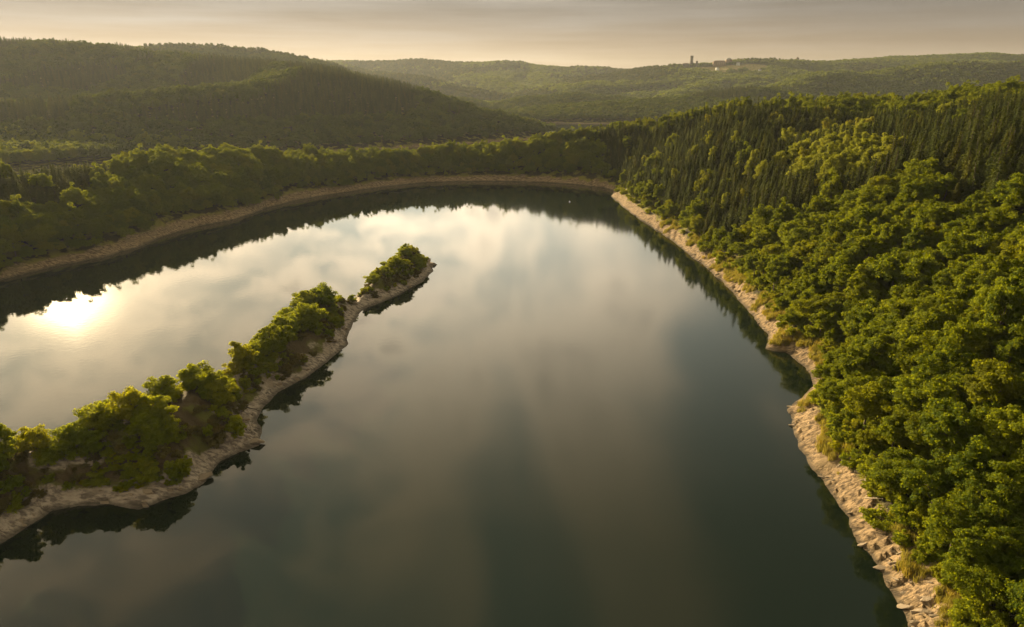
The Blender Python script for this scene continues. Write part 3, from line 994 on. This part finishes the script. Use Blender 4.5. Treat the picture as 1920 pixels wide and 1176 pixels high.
for n_, (x, y, hh, k, ss) in enumerate(bushes):
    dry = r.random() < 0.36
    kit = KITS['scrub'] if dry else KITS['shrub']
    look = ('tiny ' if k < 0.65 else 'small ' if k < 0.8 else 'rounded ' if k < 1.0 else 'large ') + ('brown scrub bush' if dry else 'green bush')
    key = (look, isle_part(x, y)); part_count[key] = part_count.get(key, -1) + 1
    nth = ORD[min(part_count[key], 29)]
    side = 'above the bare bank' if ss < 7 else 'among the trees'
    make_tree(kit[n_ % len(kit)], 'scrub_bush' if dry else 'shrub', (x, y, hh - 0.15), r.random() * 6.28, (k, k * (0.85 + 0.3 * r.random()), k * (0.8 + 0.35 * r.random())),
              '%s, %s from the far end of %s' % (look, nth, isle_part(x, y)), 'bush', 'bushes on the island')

# bushes fringing the hillside bank
X = 50 + 60 * r.random(4000); Y = 70 + 430 * r.random(4000) ** 1.3
h, s, si = terrain(X, Y)
sc = 0.5 + 0.7 * r.random(4000)
ok = (s > 4.3 + fbm(X, Y, 10, 2, 19) * 2.5) & (s < 9)
fringe = thin([(X[i], Y[i], h[i], sc[i], s[i]) for i in np.nonzero(ok)[0]], 2.6)[:170]
for n_, (x, y, hh, k, ss) in enumerate(fringe):
    kit = KITS['shrub']
    where = next(n for lim, n in STRETCH if y < lim)
    row = 'waterside' if ss < 5.5 else 'upper'
    make_tree(kit[n_ % len(kit)], 'shrub', (x, y, hh - 0.15), r.random() * 6.28, (k, k, k * (0.8 + 0.4 * r.random())),
              '%s %s bush on hillside bank, level with %s' % ('large' if k > 0.95 else 'small' if k < 0.7 else 'round', row, where), 'bush', 'bushes along the hillside bank')

# tufts of long dry grass at the top of the banks
def tuft_mesh(seed):
    r = np.random.default_rng(seed)
    V = []; Fc = []
    for i in range(46):
        a = r.random() * 6.283; b0 = r.normal(size=2) * 0.28
        L = 0.5 + 0.5 * r.random(); lean = 0.15 + 0.5 * r.random(); w = 0.035
        tip = (b0[0] + math.cos(a) * lean * L, b0[1] + math.sin(a) * lean * L, L)
        mid = (b0[0] + math.cos(a) * lean * L * 0.35, b0[1] + math.sin(a) * lean * L * 0.35, L * 0.6)
        px_, py_ = -math.sin(a) * w, math.cos(a) * w
        k = len(V)
        V += [(b0[0] - px_, b0[1] - py_, -0.1), (b0[0] + px_, b0[1] + py_, -0.1), (mid[0] + px_, mid[1] + py_, mid[2]), (mid[0] - px_, mid[1] - py_, mid[2]), (tip[0] + px_ * .2, tip[1] + py_ * .2, tip[2]), (tip[0] - px_ * .2, tip[1] - py_ * .2, tip[2])]
        Fc += [(k, k + 1, k + 2, k + 3), (k + 3, k + 2, k + 4, k + 5)]
    me = mesh_np('grass_tuft', V, Fc, M['grass'])
    fattr(me, 'tint', r.random(len(Fc)), 'FACE')
    return me


M['grass'] = leaf_material('dry_grass', (0.16, 0.15, 0.025), (0.34, 0.28, 0.07), (0.36, 0.32, 0.05), 0.4)
X = 50 + 50 * r.random(30000); Y = 68 + 300 * r.random(30000)
h, s, si = terrain(X, Y)
ok = (s > 2.6 + fbm(X, Y, 6, 2, 219) * 4.0) & (s < 8.5) & (fbm(X, Y, 7, 2, 220) > -0.12)
X, Y, h = X[ok][:3200], Y[ok][:3200], h[ok][:3200]
points_object('grass', 'yellowish long grass at the top of the hillside bank', np.stack([X, Y, h], 1), r.random(len(X)) * 6.28, 0.6 + 0.9 * r.random(len(X)), r.integers(0, 3, len(X)), [tuft_mesh(i) for i in range(3)])

# heath and bramble on the island slopes
X, Y = jitter(-120, -30, 88, 300, 1.5, 612)
h, s, si = terrain(X, Y)
ok = (si > 3.0 + fbm(X, Y, 5, 2, 92) * 3) & (fbm(X, Y, 8, 2, 95) > -0.06) & ((poly_sd(X, Y, BARE) > 0) | (vnoise(X, Y, 2, 4) > 0.2))
X, Y, h = X[ok], Y[ok], h[ok]
hp = fbm(X, Y, 12, 2, 93) + 0.5 * (r.random(len(X)) - 0.5)
points_object('ground_cover', 'low green and brown heath covering the island slopes', np.stack([X, Y, h - 0.15], 1), r.random(len(X)) * 6.28, 0.32 + 0.36 * r.random(len(X)),
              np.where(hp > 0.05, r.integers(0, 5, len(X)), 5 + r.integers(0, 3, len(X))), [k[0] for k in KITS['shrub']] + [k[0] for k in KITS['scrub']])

# low growth that fills the gaps under the near wood
X, Y = jitter(52, 190, 40, 260, 2.7, 611)
h, s, si = terrain(X, Y)
ok = (s > 6.5) & (s < 75)
X, Y, h = X[ok], Y[ok], h[ok]
points_object('undergrowth', 'green undergrowth between the trunks of the hillside wood', np.stack([X, Y, h - 0.2], 1), r.random(len(X)) * 6.28, 0.7 + 0.6 * r.random(len(X)), r.integers(0, 5, len(X)), [k[0] for k in KITS['shrub']])

# ------------------------------------------------------------------ slate blocks lying on the banks
from mathutils import noise as mnoise
import bmesh


def slab_mesh(seed):
    rr = random.Random(seed)
    bm = bmesh.new()
    for i in range(15):
        a = rr.random() * 6.283; q = 0.75 + 0.3 * rr.random()
        bm.verts.new((math.cos(a) * q, math.sin(a) * q * 0.55, rr.choice((-0.2, 0.2)) + rr.uniform(-0.07, 0.07)))
    bmesh.ops.convex_hull(bm, input=bm.verts)
    lone = [v for v in bm.verts if not v.link_faces]
    bmesh.ops.delete(bm, geom=lone, context='VERTS')
    me = bpy.data.meshes.new('slate_block')
    bm.to_mesh(me); bm.free()
    me.materials.append(M['stone'])
    return me


SLABS = [slab_mesh(i) for i in range(8)]


def lay_slabs(parent, n, x0, x1, y0, y1, cond, power, seed):
    r = np.random.default_rng(seed)
    X = x0 + (x1 - x0) * r.random(9000); Y = y0 + (y1 - y0) * r.random(9000) ** power
    h, s, si = terrain(X, Y)
    ok = np.nonzero(cond(s, si, h))[0]
    dens = fbm(X, Y, 9, 2, seed)
    ok = [i for i in ok if dens[i] > -0.05][:n]
    for i in ok:
        k = 0.28 + 0.85 * r.random() ** 2.6
        o = obj('slate_block', SLABS[r.integers(len(SLABS))], parent, (X[i], Y[i], h[i] + 0.05 * k), (r.normal() * 0.18, r.normal() * 0.25 - 0.15, math.radians(-20) + r.normal() * 0.35), (k * 1.25, k, k * (0.7 + 0.6 * r.random())))


lay_slabs(GROUND['hillside_terrain'], 200, 50, 95, 70, 420, lambda s, si, h: (s > 0.0) & (s < 6.0), 1.6, 404)
lay_slabs(GROUND['island'], 240, -100, -35, 88, 290, lambda s, si, h: (si > 0.0) & (si < 4.2), 1.2, 405)


for (x, y, k, rz) in ((-34.6, 283.5, 2.6, 0.4), (-36.2, 288.6, 2.0, 1.2), (-34.2, 277.5, 1.5, -0.5), (-55.6, 131.5, 1.8, 0.2), (-60.8, 117.4, 1.6, 0.9)):
    obj('slate_block', SLABS[int(k * 10) % 8], GROUND['island'], (x, y, gz(x, y) + 0.25 * k), (0.15, -0.2, rz), (k, k, k * 1.3))
make_tree(KITS['shrub'][1], 'shrub', (-37.0, 290.2, gz(-37.0, 290.2) + 0.1), 0.7, (0.6, 0.45, 0.75), 'lone dark bush on the very tip of the islet', 'bush', 'bushes on the island')


# ------------------------------------------------------------------ driftwood
def log_mesh(name, L, r0, seed, mat, twigs=2):
    rr = np.random.default_rng(seed)
    off = np.cumsum(rr.normal(size=(6, 2)) * 0.03 * L, 0)
    path = [(L * (t - 0.5), off[i][0], off[i][1] * 0.3) for i, t in enumerate(np.linspace(0, 1, 6))]
    parts = [tube(path, [r0, r0 * 0.95, r0 * 0.85, r0 * 0.7, r0 * 0.5, r0 * 0.15], 7)]
    for i in range(twigs):
        b = np.array(path[2 + i % 3])
        e = b + np.array([L * 0.16, (1 if i % 2 else -1) * L * 0.14, L * 0.06])
        parts.append(tube([b, (b + e) / 2 + [0, 0, 0.05], e], [r0 * 0.4, r0 * 0.28, r0 * 0.1], 5))
    V, Fc = join_parts(parts)
    return mesh_np(name, V, Fc, mat, smooth=True)


def drop_log(x, y, L, r0, deg, seed, label, mat='deadwood', name='driftwood_log'):
    c, s_ = math.cos(math.radians(deg)), math.sin(math.radians(deg))
    pa = np.array([x - c * L / 2, x, x + c * L / 2]); pb = np.array([y - s_ * L / 2, y, y + s_ * L / 2])
    hh = terrain(pa, pb)[0]
    hh = np.maximum(hh, 0.0)
    pitch = math.atan2(hh[2] - hh[0], L)
    o = obj(name, log_mesh(name, L, r0, seed, M[mat]), None, (x, y, max(hh[1], (hh[0] + hh[2]) / 2) + r0 * 0.7), (0, -pitch, math.radians(deg)))
    return tag(o, label, 'log', 'driftwood on the banks')


LOGS = [
    (66.5, 101.0, 4.2, 0.14, -35, 'long pale driftwood pole on the bank below the grass'),
    (65.2, 105.5, 3.4, 0.12, -50, 'pale stick lying slantwise under the wood edge'),
    (67.5, 97.0, 3.0, 0.11, 10, 'short bleached branch beside the long driftwood pole'),
    (63.9, 92.0, 3.6, 0.12, -15, 'bleached branch lying flat across the lower bank'),
    (66.8, 112.0, 3.0, 0.12, 60, 'pale branch in the grass above the rocky point'),
    (65.5, 119.0, 3.8, 0.13, 25, 'pale trunk lying among boulders near the water'),
    (68.8, 128.0, 4.4, 0.14, -20, 'slender bleached trunk on the wide rock shelf'),
    (70.2, 136.0, 5.0, 0.15, -8, 'long bleached trunk crossing the ribbed slate ledges'),
    (79.5, 153.0, 3.6, 0.12, 30, 'grey branch at the mouth of the small cove'),
    (85.5, 176.0, 4.6, 0.15, -12, 'pale trunk stranded at the head of the small cove'),
    (84.2, 186.0, 4.0, 0.13, -30, 'bleached log on the far side of the small cove'),
    (86.3, 206.0, 4.0, 0.14, 20, 'pale log on the bank beyond the dark point'),
    (87.0, 236.0, 4.4, 0.15, -10, 'bleached log halfway along the hillside bank'),
]
for i, (x, y, L, r0, dg, lb) in enumerate(LOGS):
    drop_log(x, y, L, r0, dg, 50 + i, lb)
drop_log(-61.0, 168.0, 8.0, 0.13, -48, 80, 'pale fallen tree leaning from the island into the water')
drop_log(-61.4, 146.0, 3.4, 0.13, 8, 81, 'dark log lying across the island gravel bank', 'darkwood')

# ------------------------------------------------------------------ buoy
M['white'] = plain('white_paint', (0.8, 0.8, 0.78), 0.4)
prof = [(0.0, -0.35), (0.3, -0.3), (0.52, -0.05), (0.5, 0.2), (0.3, 0.42), (0.12, 0.55), (0.1, 0.85), (0.0, 0.9)]
V = []; Fc = []
for i, (rr_, z) in enumerate(prof):
    for j in range(14):
        V.append((rr_ * math.cos(j * 0.4488), rr_ * math.sin(j * 0.4488), z))
for i in range(len(prof) - 1):
    for j in range(14):
        j2 = (j + 1) % 14
        Fc.append((i * 14 + j, i * 14 + j2, (i + 1) * 14 + j2, (i + 1) * 14 + j))
tag(obj('buoy', mesh_np('buoy', V, Fc, M['white'], True), None, (37.4, 442.6, 0.05)), 'tiny white buoy floating near the far bend of the lake', 'buoy')

# ------------------------------------------------------------------ the tower and buildings on the castle hill
M['masonry'] = plain('dark_masonry', (0.10, 0.085, 0.07), 0.9)
M['plaster'] = plain('ochre_plaster', (0.26, 0.17, 0.11), 0.9)
M['paleroof'] = plain('pale_slate_roof', (0.34, 0.31, 0.28), 0.7)
M['brownroof'] = plain('brown_roof', (0.22, 0.14, 0.10), 0.8)
M['pane'] = plain('window_glass', (0.03, 0.035, 0.04), 0.15)


def boxes(name, bl, mat, parent):
    V = []; Fc = []
    for (cx, cy_, cz, sx, sy, sz) in bl:
        b = len(V)
        for dz in (-1, 1):
            for dx, dy in ((-1, -1), (1, -1), (1, 1), (-1, 1)):
                V.append((cx + dx * sx / 2, cy_ + dy * sy / 2, cz + dz * sz / 2))
        for f in ((3, 2, 1, 0), (4, 5, 6, 7), (0, 1, 5, 4), (1, 2, 6, 5), (2, 3, 7, 6), (3, 0, 4, 7)):
            Fc.append(tuple(b + k for k in f))
    return obj(name, mesh_np(name, V, Fc, mat), parent)


def hip_roof(w, d, z, hgt, ov, mat, parent):
    a, b = w / 2 + ov, d / 2 + ov
    rdg = max(a - b, 0.5)
    V = [(-a, -b, z), (a, -b, z), (a, b, z), (-a, b, z), (-rdg, 0, z + hgt), (rdg, 0, z + hgt), (rdg, 0.02, z + hgt), (-rdg, 0.02, z + hgt)]
    Fc = [(0, 1, 5, 4), (1, 2, 6, 5), (2, 3, 7, 6), (3, 0, 4, 7), (3, 2, 1, 0)]
    return obj('roof', mesh_np('roof', V, Fc, mat), parent)


def house(name, x, y, w, d, hw, hr, wall, roof, label, cat='building', nwin=6, lift=0.0, rz=0.0):
    e = bpy.data.objects.new(name, None); COL.objects.link(e)
    e.location = (x, y, gz(x, y) - 1.0 + lift); e.rotation_euler = (0, 0, rz)
    tag(e, label, cat)
    boxes('wall', [(0, 0, hw / 2 - 3, w, d, hw + 6)], wall, e)
    hip_roof(w, d, hw + 0.02, hr, 0.8, roof, e)
    wm = None
    rows = max(1, int(hw // 4))
    for k in range(rows):
        for i in range(nwin):
            if wm is None:
                wo_ = boxes('window', [(0, 0, 0, 1.6, 0.3, 2.0)], M['pane'], e); wm = wo_.data
            else:
                wo_ = obj('window', wm, e)
            wo_.location = (-w / 2 + w * (i + 0.5) / nwin, -d / 2 - 0.08, 2.4 + 3.8 * k)
    return e


tx, ty = 690.8, 2800.0
tz = gz(tx, ty)
T = bpy.data.objects.new('lookout_tower', None); COL.objects.link(T)
T.location = (tx, ty, tz)
tag(T, 'tall dark square tower standing up on the skyline of the distant hill', 'tower')
th = 161.0 - tz
boxes('shaft', [(0, 0, th / 2 - 3, 10.0, 10.0, th + 6)], M['masonry'], T)
boxes('parapet', [(0, 0, th + 1.0, 10.8, 10.8, 2.0)], M['masonry'], T)
for k in range(4):
    boxes('window', [(0, -5.05, th - 6 - 7 * k, 1.4, 0.3, 3.0)], M['pane'], T)
house('castle_wing', 668, 2796, 24, 14, 12, 3, M['masonry'], M['brownroof'], 'low dark building beside the foot of the square tower', lift=4)
house('chimney_house', 713, 2806, 7, 7, 17, 3, M['masonry'], M['brownroof'], 'slim dark turret close beside the tall tower', nwin=1, lift=4)
house('barrack_building', 800, 2808, 46, 14, 12, 5, M['plaster'], M['brownroof'], 'long reddish building below the skyline of the castle hill', lift=6)
house('barrack_building', 838, 2812, 22, 12, 14, 6, M['plaster'], M['paleroof'], 'pale gabled building on the castle hill meadow', lift=6)
house('assembly_hall', 942, 2912, 64, 26, 10, 5, M['masonry'], M['paleroof'], 'wide hall with a large pale roof on the hill crest', lift=6)
house('hilltop_tower', 1172, 2990, 10, 10, 24, 6, M['masonry'], M['brownroof'], 'small distant tower poking above the far tree line', nwin=2)
for i, (x, y, lb) in enumerate(((775, 2735, 'tiny white house on the lower meadow of the castle hill'), (868, 2790, 'tiny white house between the two long buildings and the hall'),
                               (925, 2700, 'tiny white house alone among trees below the hall'))):
    house('small_house', x, y, 11, 9, 6, 3, M['white'], M['paleroof'], lb, 'house', 2, lift=3)

# ------------------------------------------------------------------ alike neighbours: say which of them, counted from the left
NUM = 'zero one two three four five six seven eight nine ten eleven twelve thirteen fourteen fifteen sixteen'.split()
same = {}
for o in S.objects:
    if o.parent is None and 'label' in o and 'category' in o:
        same.setdefault(o['label'], []).append(o)
for lb, os_ in same.items():
    n = len(os_)
    if n == 1 or n > 16 or len(lb.split()) > 13 or ' of two' in lb:
        continue
    os_.sort(key=lambda o: o.location.x / max(o.location.y, 1))
    for i, o in enumerate(os_):
        o['label'] = '%s, %s of %s' % (lb, 'leftmost' if i == 0 else 'rightmost' if i == n - 1 else ORD[i], NUM[n])

# ------------------------------------------------------------------ evening haze
M['haze'], hg, hout = material('evening_haze')
pvn = hg.n('ShaderNodeVolumePrincipled')
pvn.inputs['Color'].default_value = (0.86, 0.92, 0.97, 1)
pvn.inputs['Density'].default_value = 0.000036
pvn.inputs['Anisotropy'].default_value = 0.35
hg.link(pvn.outputs[0], hout.inputs['Volume'])
hz = boxes('haze', [(0, 3200, 120, 10400, 7200, 252)], M['haze'], None)
tag(hz, 'thin golden evening haze in the air over the valley', kind='stuff')
